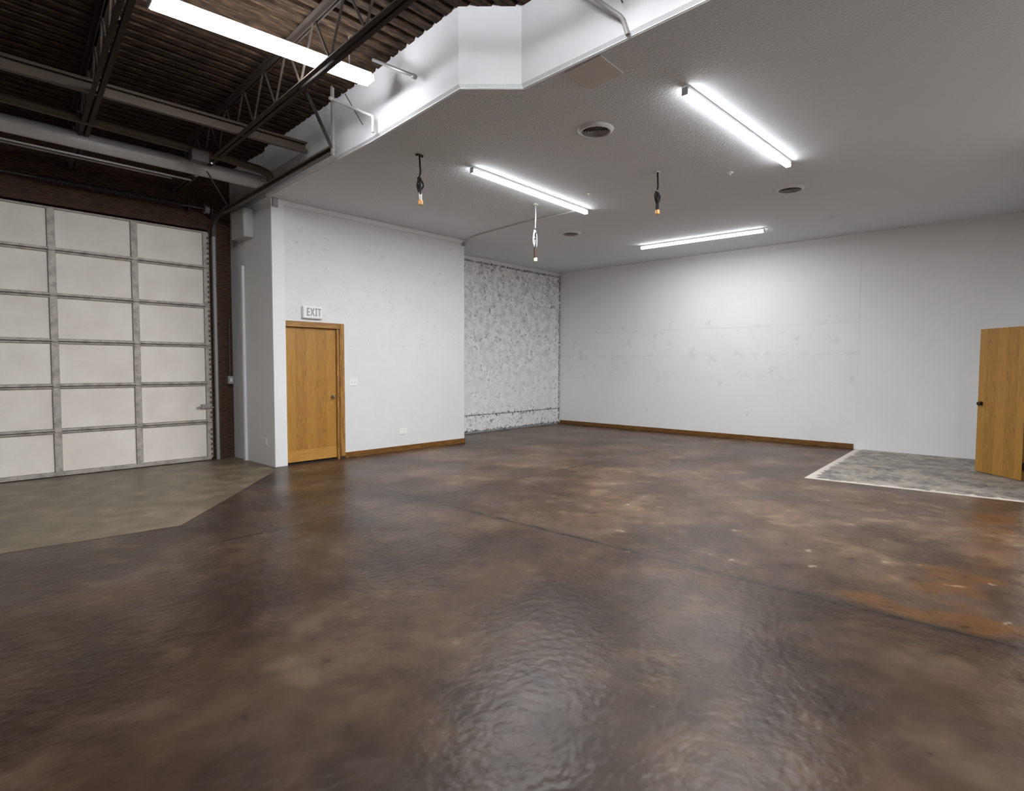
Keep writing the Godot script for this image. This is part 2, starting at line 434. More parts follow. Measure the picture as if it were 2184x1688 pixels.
func shell():
	# floor and the two bare patches let into it
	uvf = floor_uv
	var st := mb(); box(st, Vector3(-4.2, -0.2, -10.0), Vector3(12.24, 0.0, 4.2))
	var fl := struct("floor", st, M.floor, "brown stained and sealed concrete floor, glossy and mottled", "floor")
	st = mb(); slab(st, [Vector2(3.80, -8.30), Vector2(3.783, -8.065), Vector2(1.835, -5.891), Vector2(0.58, -6.043), Vector2(-4.0, -6.30), Vector2(-4.0, BAY_Z), Vector2(3.863, BAY_Z), Vector2(3.863, -8.30)], -0.05, 0.003)
	obj("concrete_slab", st, M.bay_concrete, fl, "bare tan concrete in front of the garage door")
	uvf = func(p): return Vector2((p.x - 8.3) / 3.8, (p.z + 2.6) / 2.6)
	st = mb(); slab(st, [Vector2(8.403, -2.340), Vector2(12.04, -2.495), Vector2(12.04, -0.1), Vector2(8.57, -0.1)], -0.05, 0.003)
	obj("concrete_slab", st, M.patch_concrete, fl, "bare grey concrete with pale edges by the open door")
	# dropped ceiling and soffit
	st = mb()
	var pl := soffit_line()
	var inner := []
	for p in pl: inner.append(p + Vector2(0.02, 0))
	slab(st, inner + [Vector2(BACK_X + 0.1, 4.0), Vector2(BACK_X + 0.1, REAR_Z - 0.1), Vector2(3.95, REAR_Z - 0.1)], CEIL, CEIL + 0.03)
	var ce := struct("ceiling", st, M.ceiling, "grey lit white drywall ceiling dropped over the hall", "ceiling")
	st = mb(); slab(st, [Vector2(3.885, -2.995), Vector2(4.245, -3.005), Vector2(4.215, -2.635), Vector2(3.855, -2.622)], CEIL - 0.008, CEIL + 0.01)
	obj("access_panel", st, flat(Color(0.855, 0.835, 0.81), 0.8), ce, "square access panel near the soffit")
	st = mb()
	for i in pl.size() - 1:
		var a: Vector2 = pl[i]; var b: Vector2 = pl[i + 1]
		var c := 0.03
		var A0 := Vector3(a.x + c, CEIL - 0.004, a.y); var B0 := Vector3(b.x + c, CEIL - 0.004, b.y)
		var A1 := Vector3(a.x, CEIL + c, a.y); var B1 := Vector3(b.x, CEIL + c, b.y)
		var A2 := Vector3(a.x, DECK + 0.05, a.y); var B2 := Vector3(b.x, DECK + 0.05, b.y)
		var A3 := A2 + Vector3(0.1, 0, 0); var B3 := B2 + Vector3(0.1, 0, 0)
		var A4 := A0 + Vector3(0.07, 0.03, 0); var B4 := B0 + Vector3(0.07, 0.03, 0)
		var mid := (A0 + B3 + A3 + B0) / 4
		var ring := [[A0, B0], [A1, B1], [A2, B2], [A3, B3], [A4, B4]]
		for k in 5: poly_out(st, [ring[k][0], ring[k][1], ring[(k + 1) % 5][1], ring[(k + 1) % 5][0]], mid)
	struct("wall_soffit", st, M.soffit, "white soffit wall with a jog above the edge of the dropped ceiling", "wall")
	# exit wall with its doorway
	uvf = func(p): return Vector2((p.x - 3.8) / 4.0, (4.0 - p.y) / 4.0)
	st = mb()
	box(st, Vector3(SIDE_X + 0.002, 0, EXIT_Z - 0.14), Vector3(4.055, CEIL, EXIT_Z))
	box(st, Vector3(4.055, 2.09, EXIT_Z - 0.14), Vector3(4.96, CEIL, EXIT_Z))
	box(st, Vector3(4.96, 0, EXIT_Z - 0.14), Vector3(7.66, CEIL, EXIT_Z))
	box(st, Vector3(7.52, 0, REAR_Z - 0.3), Vector3(7.66, CEIL, EXIT_Z - 0.14))
	struct("wall_exit", st, M.exit_paint, "white drywall partition with the oak door, scuffed high up", "wall")
	st = mb(); box(st, Vector3(SIDE_X, 0, EXIT_Z), Vector3(4.055, CEIL + 0.0, EXIT_Z + 0.03), 0.004)
	box(st, Vector3(SIDE_X, CEIL, EXIT_Z - 0.02), Vector3(3.985, DECK, EXIT_Z + 0.028), 0.004)
	struct("trim_1", st, M.paint, "bright white end post at the corner left of the oak door", "corner post")
	st = mb(); box(st, Vector3(4.055, CEIL - 0.075, EXIT_Z), Vector3(7.665, CEIL - 0.001, EXIT_Z + 0.018), 0.003)
	struct("trim_2", st, M.paint, "white trim strip along the top of the exit wall", "trim")
	st = mb(); box(st, Vector3(5.036, 0, EXIT_Z), Vector3(7.672, 0.095, EXIT_Z + 0.016), 0.004)
	box(st, Vector3(7.66, 0, EXIT_Z - 0.12), Vector3(7.672, 0.095, EXIT_Z), 0.003)
	struct("baseboard_exit", st, M.base_oak, "oak baseboard along the foot of the exit wall", "baseboard")
	# side wall of the bay
	st = mb(); box(st, Vector3(SIDE_X, 0, BAY_Z - 0.1), Vector3(SIDE_X + 0.1, DECK + 0.05, EXIT_Z - 0.001))
	struct("wall_side", st, M.paint, "shaded white side wall between garage door and exit wall", "wall")
	# peeling rear wall, with the strip at its top
	uvf = func(p): return Vector2((p.x - 7.6) / 4.5, (3.95 - p.y) / 3.95)
	st = mb(); box(st, Vector3(7.62, 0, REAR_Z - 0.2), Vector3(BACK_X + 0.1, CEIL + 0.02, REAR_Z))
	struct("wall_rear", st, M.peeling, "rough wall with flaking blotchy white paint in the far recess", "wall")
	st = mb(); box(st, Vector3(7.66, CEIL - 0.075, REAR_Z), Vector3(BACK_X, CEIL - 0.001, REAR_Z + 0.012), 0.003)
	struct("trim_3", st, M.paint, "pale strip along the top of the peeling wall", "trim")
	# long white back wall; the right-hand length is set back by a centimetre
	uvf = func(p): return Vector2((p.z + 9.4) / 9.4, (4.0 - p.y) / 4.0)
	st = mb(); box(st, Vector3(BACK_X, 0, REAR_Z - 0.2), Vector3(BACK_X + 0.2, CEIL + 0.02, -2.50))
	box(st, Vector3(BACK_X + 0.003, 0, -2.50), Vector3(BACK_X + 0.2, CEIL + 0.02, 4.0))
	struct("wall_back", st, M.back_paint, "long white drywall wall with faint patched seams", "wall")
	st = mb(); box(st, Vector3(BACK_X - 0.016, 0, REAR_Z + 0.02), Vector3(BACK_X, 0.095, -2.53), 0.004)
	struct("baseboard_back", st, M.base_oak, "dark oak baseboard along the long white wall", "baseboard")
	# the small room that the open door belongs to, out of the picture on the right
	st = mb()
	box(st, Vector3(8.57, 0, -0.10), Vector3(9.27, CEIL, 0.02))
	box(st, Vector3(9.27, 2.09, -0.10), Vector3(10.13, CEIL, 0.02))
	box(st, Vector3(10.13, 0, -0.10), Vector3(BACK_X, CEIL, 0.02))
	box(st, Vector3(8.57, 0, 0.02), Vector3(8.69, CEIL, 4.0))
	struct("wall_right", st, M.paint, "white partition of the small room behind the open door", "wall")
	# outer walls behind and left of the photographer, roof above all
	st = mb(); box(st, Vector3(-4.2, 0, 4.0), Vector3(12.24, 4.9, 4.2))
	struct("wall_near", st, M.paint, "white wall behind the photographer", "wall")
	st = mb(); box(st, Vector3(-4.2, 0, -10.0), Vector3(-4.0, 4.9, 4.0))
	struct("wall_left", st, flat(Color(0.16, 0.13, 0.11), 0.85), "dark wall at the left end of the bay", "wall")
	st = mb()
	box(st, Vector3(-4.0, 0, BAY_Z - 0.2), Vector3(-0.24, 4.9, BAY_Z))
	box(st, Vector3(-0.24, 3.60, BAY_Z - 0.2), Vector3(3.53, 4.9, BAY_Z))
	box(st, Vector3(3.53, 0, BAY_Z - 0.2), Vector3(SIDE_X + 0.1, 4.9, BAY_Z))
	struct("wall_bay", st, M.dark_wood, "dark brown wall around and above the garage door", "wall")
	st = mb(); box(st, Vector3(-4.2, 4.85, -10.0), Vector3(12.24, 5.0, 4.2))
	var rf := struct("roof", st, M.dark_steel, "flat roof with a brown ribbed steel deck over the bay", "roof")
	# ribbed deck: sheets of six flutes, each sheet a piece
	var z := -9.70
	while z < 3.9:
		st = mb()
		for k in 6:
			var q := z + k * 0.1525
			var pr := [Vector2(q, 4.638), Vector2(q + 0.018, 4.638), Vector2(q + 0.040, DECK), Vector2(q + 0.1305, DECK), Vector2(q + 0.1525, 4.638)]
			for s in 4:
				quad(st, Vector3(-4.0, pr[s].y, pr[s].x), Vector3(3.95, pr[s].y, pr[s].x), Vector3(3.95, pr[s + 1].y, pr[s + 1].x), Vector3(-4.0, pr[s + 1].y, pr[s + 1].x))
				quad(st, Vector3(3.95, pr[s].y + 0.003, pr[s].x), Vector3(-4.0, pr[s].y + 0.003, pr[s].x), Vector3(-4.0, pr[s + 1].y + 0.003, pr[s + 1].x), Vector3(3.95, pr[s + 1].y + 0.003, pr[s + 1].x))
		obj("deck_sheet", st, M.deck, rf)
		z += 0.915

# ---------------- loading bay
func joist(called, label, x_at: Callable, z0: float, z1: float, phase: float):
	var t := thing(called, label, "joist", Vector3.ZERO, 0.0, "open web roof joists")
	var yb := 4.10; var yt := 4.55
	var st := mb()
	for s in [-1, 1]:
		bar(st, Vector3(x_at.call(z0) + s * 0.032, yb, z0), Vector3(x_at.call(z1) + s * 0.032, yb, z1), 0.042, 0.007)
		bar(st, Vector3(x_at.call(z0) + s * 0.016, yb + 0.022, z0), Vector3(x_at.call(z1) + s * 0.016, yb + 0.022, z1), 0.007, 0.046)
	obj("bottom_chord", st, M.joist, t)
	st = mb()
	for s in [-1, 1]:
		bar(st, Vector3(x_at.call(z0) + s * 0.032, yt + 0.045, z0), Vector3(x_at.call(z1) + s * 0.032, yt + 0.045, z1), 0.05, 0.008)
		bar(st, Vector3(x_at.call(z0) + s * 0.014, yt + 0.02, z0), Vector3(x_at.call(z1) + s * 0.014, yt + 0.02, z1), 0.008, 0.05)
	obj("top_chord", st, M.joist, t)
	var z := phase
	while z > z1 + 0.3:
		for s in [-1, 1]:
			st = mb()
			var zt: float = z + s * 0.29
			tube(st, [Vector3(x_at.call(z), yb + 0.03, z), Vector3(x_at.call(zt), yt + 0.03, zt)], 0.0115, 8)
			obj("web_rod", st, M.joist, t)
		z -= 0.605

func loading_bay():
	garage_door()
	joist("roof_joist", "open web steel joist crossed by the bright bay light", func(z): return 2.61 + 0.0726 * (-3.44 - z), -0.5, -9.70, -0.98)
	joist("roof_joist", "open web steel joist left of the bright bay light", func(z): return 1.27 + 0.113 * (-4.91 - z), -0.5, -9.70, -1.10)
	# bright four-foot wide lamp between the joists
	fluorescent("bay_light", "large bright fluorescent fixture hung under the roof deck in the bay", Vector3(2.385, 4.25, -5.0), 1.84, -0.098, 0.17, 4, 4.6)
	fluorescent("bay_light", "added unseen large fluorescent fixture under the deck, overhead of the viewer", Vector3(1.9, 4.25, -2.0), 1.84, 0.0, 0.17, 4, 4.6)  # out of view, added to light the soffit
	fluorescent("bay_light", "added unseen large fluorescent fixture under the deck, behind the viewer", Vector3(-1.2, 4.25, 2.4), 1.84, 0.0, 0.17, 4, 4.6)  # out of view, added to light the garage door from the front
	# tan channel and pipe across the joists
	var st := mb()
	var a := Vector3(-0.6, 4.17, -6.90); var b := Vector3(3.62, 4.17, -6.77)
	bar(st, a + Vector3(0, 0, -0.025), b + Vector3(0, 0, -0.025), 0.006, 0.13)
	for s in [-1, 1]:
		bar(st, a + Vector3(0, s * 0.062, 0), b + Vector3(0, s * 0.062, 0), 0.055, 0.007)
		bar(st, a + Vector3(0, s * 0.050, 0.026), b + Vector3(0, s * 0.050, 0.026), 0.006, 0.024)
	tag(obj("steel_channel", st, M.tan_steel), "tan lipped steel channel laid across the joists, cut end over the track", "channel")
	st = mb(); tube(st, [Vector3(-0.6, 4.16, -7.66), Vector3(3.0, 4.13, -7.74)] + arc([Vector3(3.52, 4.11, -7.80), Vector3(3.62, 4.08, -7.81), Vector3(3.66, 4.0, -7.82), Vector3(3.66, 3.95, -7.82)], 0.02), 0.05, 14)
	tag(obj("tan_pipe", st, M.tan_steel), "fat tan pipe with a turned down end behind the channel", "pipe")
	var t := thing("round_duct", "pale grey round duct running across the dark bay", "duct")
	st = mb(); tube(st, [Vector3(-1.5, 4.07, -8.26), Vector3(3.72, 4.07, -8.20)], 0.095, 20)
	obj("pipe_run", st, M.pale_duct, t)
	for x in [0.4, 2.86]:
		st = mb(); lathe(st, [Vector2(0.101, -0.02), Vector2(0.107, -0.015), Vector2(0.107, 0.015), Vector2(0.101, 0.02)], Vector3(x, 4.07, -8.245), Vector3.RIGHT, 20)
		obj("collar", st, M.galv, t)
	for k in 2:
		st = mb(); tube(st, [Vector3(-1.5, 3.95, -8.42 - 0.10 * k), Vector3(2.85 - 0.2 * k, 3.95, -8.40 - 0.10 * k)], 0.013, 8)
		tag(obj("electrical_conduit", st, M.galv), ["thin conduit just below the pale round duct", "thin conduit, lowest under the pale round duct"][k], "conduit", "conduits under the duct")
	t = thing("junction_box", "grey box hung on the joist beside the pale round duct", "junction box", Vector3(2.68, 4.02, -7.62))
	st = mb(); box(st, Vector3(-0.10, -0.07, -0.06), Vector3(0.10, 0.07, 0.06), 0.006); obj("case", st, M.dark_steel, t)
	st = mb(); lathe(st, [Vector2(0.0, 0.012), Vector2(0.016, 0.008), Vector2(0.016, 0.0)], Vector3(0.13, -0.05, 0.05), Vector3.BACK, 12); obj("knob", st, M.chrome, t)
	st = mb(); bar(st, Vector3(0, 0.07, 0), Vector3(0.02, 0.12, 0), 0.03, 0.006); obj("strap", st, M.dark_steel, t)
	# timber header and torsion shaft above the door
	st = mb(); box(st, Vector3(-0.7, 3.60, BAY_Z + 0.003), Vector3(3.50, 3.70, -9.66), 0.006)
	tag(obj("timber_header", st, M.dark_wood), "brown timber header right above the garage door", "header")
	t = thing("torsion_shaft", "torsion shaft with spring and drum above the garage door", "shaft")
	st = mb(); tube(st, [Vector3(-0.6, 3.90, -9.58), Vector3(3.60, 3.90, -9.58)], 0.016, 10); obj("shaft", st, M.dark_steel, t)
	st = mb()
	var coil := []
	for k in 700: coil.append(Vector3(1.4 + k * 0.0025, 3.90 + 0.04 * cos(k * 0.7), -9.58 + 0.04 * sin(k * 0.7)))
	tube(st, coil, 0.006, 5); obj("spring", st, M.dark_steel, t)
	st = mb(); lathe(st, [Vector2(0.017, -0.035), Vector2(0.075, -0.035), Vector2(0.075, -0.02), Vector2(0.06, -0.012), Vector2(0.06, 0.02), Vector2(0.075, 0.03), Vector2(0.017, 0.03)], Vector3(3.46, 3.90, -9.58), Vector3.RIGHT, 20); obj("cable_drum", st, M.galv, t)
	st = mb(); box(st, Vector3(3.52, 3.80, -9.715), Vector3(3.535, 3.96, -9.53), 0.002); obj("bracket", st, M.dark_steel, t); st = mb(); box(st, Vector3(3.2, 3.84, -9.715), Vector3(3.212, 3.96, -9.56), 0.002); obj("bracket", st, M.dark_steel, t)
	# door track: upright with bolts, curve, long horizontal run and its hangers
	t = thing("door_track", "steel garage door track, upright beside the door then level overhead", "track")
	st = mb()
	for s in [[0.0, 0.004, 0.07], [-0.033, 0.035, 0.004]]:
		box(st, Vector3(3.575 + s[0] - (0.0 if s[0] == 0.0 else 0.0), 0.01, -9.64), Vector3(3.575 + s[0] + s[1], 3.50, -9.64 + s[2]))
	box(st, Vector3(3.535, 0.01, -9.575), Vector3(3.579, 3.50, -9.57))
	obj("upright_rail", st, M.galv, t)
	st = mb(); box(st, Vector3(3.582, 0.0, -9.70), Vector3(3.640, 3.60, -9.69)); box(st, Vector3(3.582, 0.0, -9.70), Vector3(3.587, 3.60, -9.62)); obj("wall_angle", st, M.dark_steel, t)
	for y in [0.35, 0.8, 1.15, 1.55, 2.15, 2.75, 3.2]:
		st = mb(); lathe(st, [Vector2(0.0, 0.02), Vector2(0.014, 0.016), Vector2(0.014, 0.0)], Vector3(3.60, y, -9.62), Vector3.BACK, 8); obj("bolt", st, M.black, t)
	st = mb()
	var cv := arc([Vector3(3.56, 3.50, -9.605), Vector3(3.565, 3.66, -9.585), Vector3(3.58, 3.78, -9.50), Vector3(3.60, 3.835, -9.36), Vector3(3.60, 3.845, -9.24)], 0.05)
	for i in cv.size() - 1: bar(st, cv[i], cv[i + 1] + (cv[i + 1] - cv[i]) * 0.1, 0.045, 0.05, 0.0, Vector3.RIGHT)
	obj("curved_rail", st, M.dark_steel, t)
	st = mb()
	var h0 := Vector3(3.60, 3.845, -9.26); var h1 := Vector3(3.50, 3.925, -5.95)
	bar(st, h0 + Vector3(0.026, 0, 0), h1 + Vector3(0.026, 0, 0), 0.005, 0.075); bar(st, h0 + Vector3(0, -0.036, 0), h1 + Vector3(0, -0.036, 0), 0.055, 0.006); bar(st, h0 + Vector3(0, 0.036, 0), h1 + Vector3(0, 0.036, 0), 0.055, 0.006)
	bar(st, h0 + Vector3(-0.026, 0.028, 0), h1 + Vector3(-0.026, 0.028, 0), 0.004, 0.02)
	obj("level_rail", st, M.rail, t)
	st = mb(); bar(st, Vector3(3.50, 3.86, -5.955), Vector3(3.50, DECK, -5.95), 0.045, 0.006, 0.0, Vector3.BACK); bar(st, Vector3(3.482, 3.86, -5.94), Vector3(3.482, DECK, -5.935), 0.006, 0.04, 0.0, Vector3.BACK); obj("hanger", st, M.galv, t)
	st = mb(); bar(st, Vector3(3.49, 3.93, -5.94), Vector3(3.385, DECK + 0.03, -6.30), 0.035, 0.008); bar(st, Vector3(3.475, 3.93, -5.94), Vector3(3.37, DECK + 0.03, -6.30), 0.006, 0.035); obj("brace", st, M.dark_steel, t)
	st = mb(); bar(st, Vector3(2.87, 3.955, -7.90), Vector3(3.585, 3.85, -9.05), 0.02, 0.006); obj("brace", st, M.dark_steel, t)
	# conduits on and near the soffit
	st = mb(); tube(st, [Vector3(3.455, 4.44, -5.89)] + arc([Vector3(3.515, 4.105, -5.26), Vector3(3.535, 4.09, -5.235), Vector3(3.54, 4.06, -5.235)], 0.01) + [Vector3(3.545, 3.93, -5.24)], 0.016, 10)
	lathe(st, [Vector2(0.0, 0.03), Vector2(0.022, 0.025), Vector2(0.022, -0.03), Vector2(0.0, -0.03)], Vector3(3.455, 4.44, -5.89), Vector3(0.0, -0.45, 0.9), 12)
	tag(obj("electrical_conduit", st, M.pale_duct), "pale conduit from the track hanger, bent down over the soffit edge", "conduit")
	st = mb(); tube(st, [Vector3(3.42, 4.55, -5.04), Vector3(3.44, 4.20, -4.42), Vector3(3.465, 4.185, -4.40)], 0.016, 10)
	lathe(st, [Vector2(0.0, 0.02), Vector2(0.024, 0.015), Vector2(0.024, -0.02), Vector2(0.0, -0.02)], Vector3(3.45, 4.195, -4.42), Vector3(0.0, -0.5, 0.85), 12)
	tag(obj("electrical_conduit", st, M.galv), "short dark conduit entering the soffit left of its jog", "conduit")
	st = mb(); tube(st, [Vector3(3.52, 4.46, -5.72), Vector3(3.54, 4.06, -5.42)], 0.005, 6)
	tag(obj("wire", st, M.dark_steel), "thin grey wire hanging aslant in front of the soffit", "wire")
	st = mb(); tube(st, [Vector3(3.60, 4.57, -2.90)] + arc([Vector3(3.71, 4.10, -2.42), Vector3(3.725, 4.06, -2.375), Vector3(3.735, 4.02, -2.345)], 0.01) + [Vector3(3.74, 3.905, -2.31)], 0.017, 10)
	tag(obj("electrical_conduit", st, M.galv), "ridged grey conduit bent down the soffit right of its jog", "conduit")
	st = mb(); tube(st, [Vector3(3.70, 4.58, -2.56), Vector3(3.70, 4.12, -2.33)], 0.005, 6)
	tag(obj("wire", st, M.dark_steel), "thin grey wire beside the conduit at the top edge", "wire")
	# grey box high on the side wall, white strip, outlet, dark pipe
	t = thing("wall_box", "grey sheet metal box high on the shaded side wall", "wall box", Vector3(3.79, 3.43, -9.08))
	st = mb(); box(st, Vector3(-0.075, 0, -0.22), Vector3(0.073, 0.42, 0.22), 0.006); obj("case", st, M.pale_duct, t)
	st = mb(); box(st, Vector3(-0.066, 0.02, 0.215), Vector3(0.064, 0.40, 0.226), 0.003); obj("cover", st, M.pale_duct, t)
	st = mb(); box(st, Vector3(3.825, 0.0, -9.28), Vector3(SIDE_X, 3.05, -9.215), 0.004)
	tag(obj("corner_strip", st, M.paint), "tall white strip standing against the shaded side wall", "trim strip")
	outlet("wall_outlet", "single white outlet low on the shaded side wall", Vector3(SIDE_X - 0.001, 0.36, -8.56), -PI / 2, 1, false)
	t = thing("switch_box", "small switch box on the dark strip beside the garage door", "switch box", Vector3(3.80, 1.20, -9.70))
	st = mb(); box(st, Vector3(-0.045, 0, -0.02), Vector3(0.045, 0.13, 0.05), 0.004); obj("case", st, M.galv, t)
	st = mb(); tube(st, [Vector3(0, 0.13, 0.01), Vector3(0, 1.05, 0.01)], 0.012, 8); obj("riser", st, M.dark_steel, t)
	st = mb(); box(st, Vector3(-0.02, 0.035, 0.05), Vector3(0.02, 0.095, 0.06), 0.003); obj("rocker", st, M.plate, t)
	# hook-like clamp where the track passes the corner post
	t = thing("beam_clamp", "small bright bracket at the top of the corner post", "bracket", Vector3(3.90, 3.79, EXIT_Z + 0.03))
	st = mb(); box(st, Vector3(-0.02, 0, 0), Vector3(0.06, 0.13, 0.03), 0.006); obj("plate", st, M.galv, t)
	st = mb(); tube(st, arc([Vector3(0.0, 0.13, 0.02), Vector3(-0.03, 0.20, 0.04), Vector3(0.02, 0.25, 0.05), Vector3(0.03, 0.20, 0.05)], 0.01), 0.012, 8); obj("hook", st, M.chrome, t)

func garage_door():
	var t := thing("door_1", "tall white sectional garage door of framed insulated panels", "garage door", Vector3(0, 0, 0), 0.0, "", "structure")
	var xs := [-0.20, 0.62, 1.555, 2.50, 3.465]      # stile centres
	var tops := [0.03, 0.61, 1.21, 1.81, 2.415, 3.01, 3.575]
	for r in 6:
		var y0: float = tops[r] + 0.004; var y1: float = tops[r + 1] - 0.004
		var st := mb()
		box(st, Vector3(-0.25, y0, -9.705), Vector3(3.50, y1, -9.695))
		box(st, Vector3(-0.25, y0, -9.695), Vector3(3.50, y0 + 0.032, -9.653), 0.004)
		box(st, Vector3(-0.25, y1 - 0.026, -9.695), Vector3(3.50, y1, -9.653), 0.004)
		box(st, Vector3(-0.25, y1 - 0.012, -9.655), Vector3(3.50, y1 - 0.006, -9.640))
		var sec := obj("door_section", st, M.gd_steel, t)
		for k in 4:
			st = mb(); box(st, Vector3(xs[k] + 0.045, y0 + 0.034, -9.694), Vector3(xs[k + 1] - 0.045, y1 - 0.028, -9.672), 0.003)
			obj("panel", st, M.gd_panel, sec)
		for k in 5:
			st = mb()
			box(st, Vector3(xs[k] - 0.042, y0 + 0.02, -9.694), Vector3(xs[k] + 0.042, y1 - 0.015, -9.648), 0.005)
			obj("stile", st, M.gd_steel, sec)
			if r < 5:
				st = mb()
				box(st, Vector3(xs[k] - 0.030, y1 - 0.055, -9.648), Vector3(xs[k] + 0.030, y1 + 0.050, -9.643), 0.001)
				tube(st, [Vector3(xs[k] - 0.035, y1 + 0.004, -9.634), Vector3(xs[k] + 0.035, y1 + 0.004, -9.634)], 0.011, 8)
				obj("hinge", st, M.gd_steel, sec)
		# row of punched slots down the right end stile
		for k in 7:
			var yy: float = y0 + 0.05 + k * 0.078
			if yy + 0.03 > y1 - 0.02: continue
			st = mb(); box(st, Vector3(3.475, yy, -9.6495), Vector3(3.500, yy + 0.035, -9.6465)); obj("slot", st, M.dark_steel, sec)
	var st := mb(); box(st, Vector3(-0.25, 0.012, -9.70), Vector3(3.48, 0.036, -9.645), 0.004); obj("bottom_bar", st, M.gd_steel, t)
	st = mb(); box(st, Vector3(-0.25, 0.0, -9.695), Vector3(3.50, 0.014, -9.655)); obj("rubber_seal", st, M.rubber, t)
	st = mb()
	bar(st, Vector3(3.27, 0.835, -9.628), Vector3(3.37, 0.865, -9.628), 0.025, 0.02, 0.004); box(st, Vector3(3.34, 0.82, -9.66), Vector3(3.44, 0.89, -9.63), 0.004); bar(st, Vector3(3.38, 0.838, -9.628), Vector3(3.52, 0.838, -9.628), 0.018, 0.018, 0.003)
	obj("slide_lock", st, M.galv, t)

# ---------------- lamps
func fluorescent(called, label, at: Vector3, length: float, turn: float, width: float, tubes: int, roof: float):
	var t := thing(called, label, "fluorescent light", at, turn, "" if called == "bay_light" else "strip lights on the dropped ceiling")
	var l := length / 2
	var st := mb()
	var top := roof - at.y
	if called == "bay_light":   # hung on two rods
		box(st, Vector3(-l, 0.03, -0.04), Vector3(l, 0.08, 0.04), 0.008)
		obj("housing", st, M.housing, t)
		for x in [-0.7, 0.7]:
			st = mb(); tube(st, [Vector3(x, 0.08, 0), Vector3(x, top, 0)], 0.006, 6)
			obj("hanger_rod", st, M.galv, t)
	else:
		box(st, Vector3(-l + 0.01, 0.025, -width / 2), Vector3(l - 0.01, top, width / 2), 0.006)
		obj("housing", st, M.housing, t)
	for s in [-1, 1]:
		st = mb(); box(st, Vector3(s * l - 0.008, -0.020, -width * 0.42), Vector3(s * l + 0.006, 0.045, width * 0.42), 0.004)
		obj("lamp_holder", st, M.housing, t)
	for k in tubes:
		var z := (k - (tubes - 1) / 2.0) * ((width - 0.034 if tubes > 2 else 0.034) / maxf(1.0, tubes - 1.0))
		st = mb(); tube(st, [Vector3(-l + 0.015, 0, z), Vector3(l - 0.015, 0, z)], 0.017, 12)
		obj("lamp_tube", st, (M.bay_tube if at.z < -4.0 else M.bay_tube_added) if tubes > 2 else M.tube, t)

# ---------------- on the exit wall
func outlet(called, label, at: Vector3, turn: float, gangs: int, is_switch: bool):
	var t := thing(called, label, "light switch" if is_switch else "outlet", at, turn)
	var w := 0.036 + 0.046 * (gangs - 1)
	var st := mb(); box(st, Vector3(-w, -0.058, 0), Vector3(w, 0.058, 0.007), 0.003); obj("cover_plate", st, M.plate, t)
	for g in gangs:
		var x := (g - (gangs - 1) / 2.0) * 0.046
		if is_switch:
			st = mb(); box(st, Vector3(x - 0.006, -0.012, 0.004), Vector3(x + 0.006, 0.012, 0.016), 0.002); obj("toggle", st, M.plate, t)
		else:
			for s in [-1, 1]:
				st = mb(); box(st, Vector3(x - 0.016, s * 0.02 - 0.014, 0.006), Vector3(x + 0.016, s * 0.02 + 0.014, 0.010), 0.003)
				var sk := obj("socket", st, M.plate, t)
				st = mb()
				for q in [-1, 1]: box(st, Vector3(x + q * 0.006 - 0.0012, s * 0.02 - 0.004, 0.0095), Vector3(x + q * 0.006 + 0.0012, s * 0.02 + 0.006, 0.0105))
				obj("slot", st, M.slot, sk)

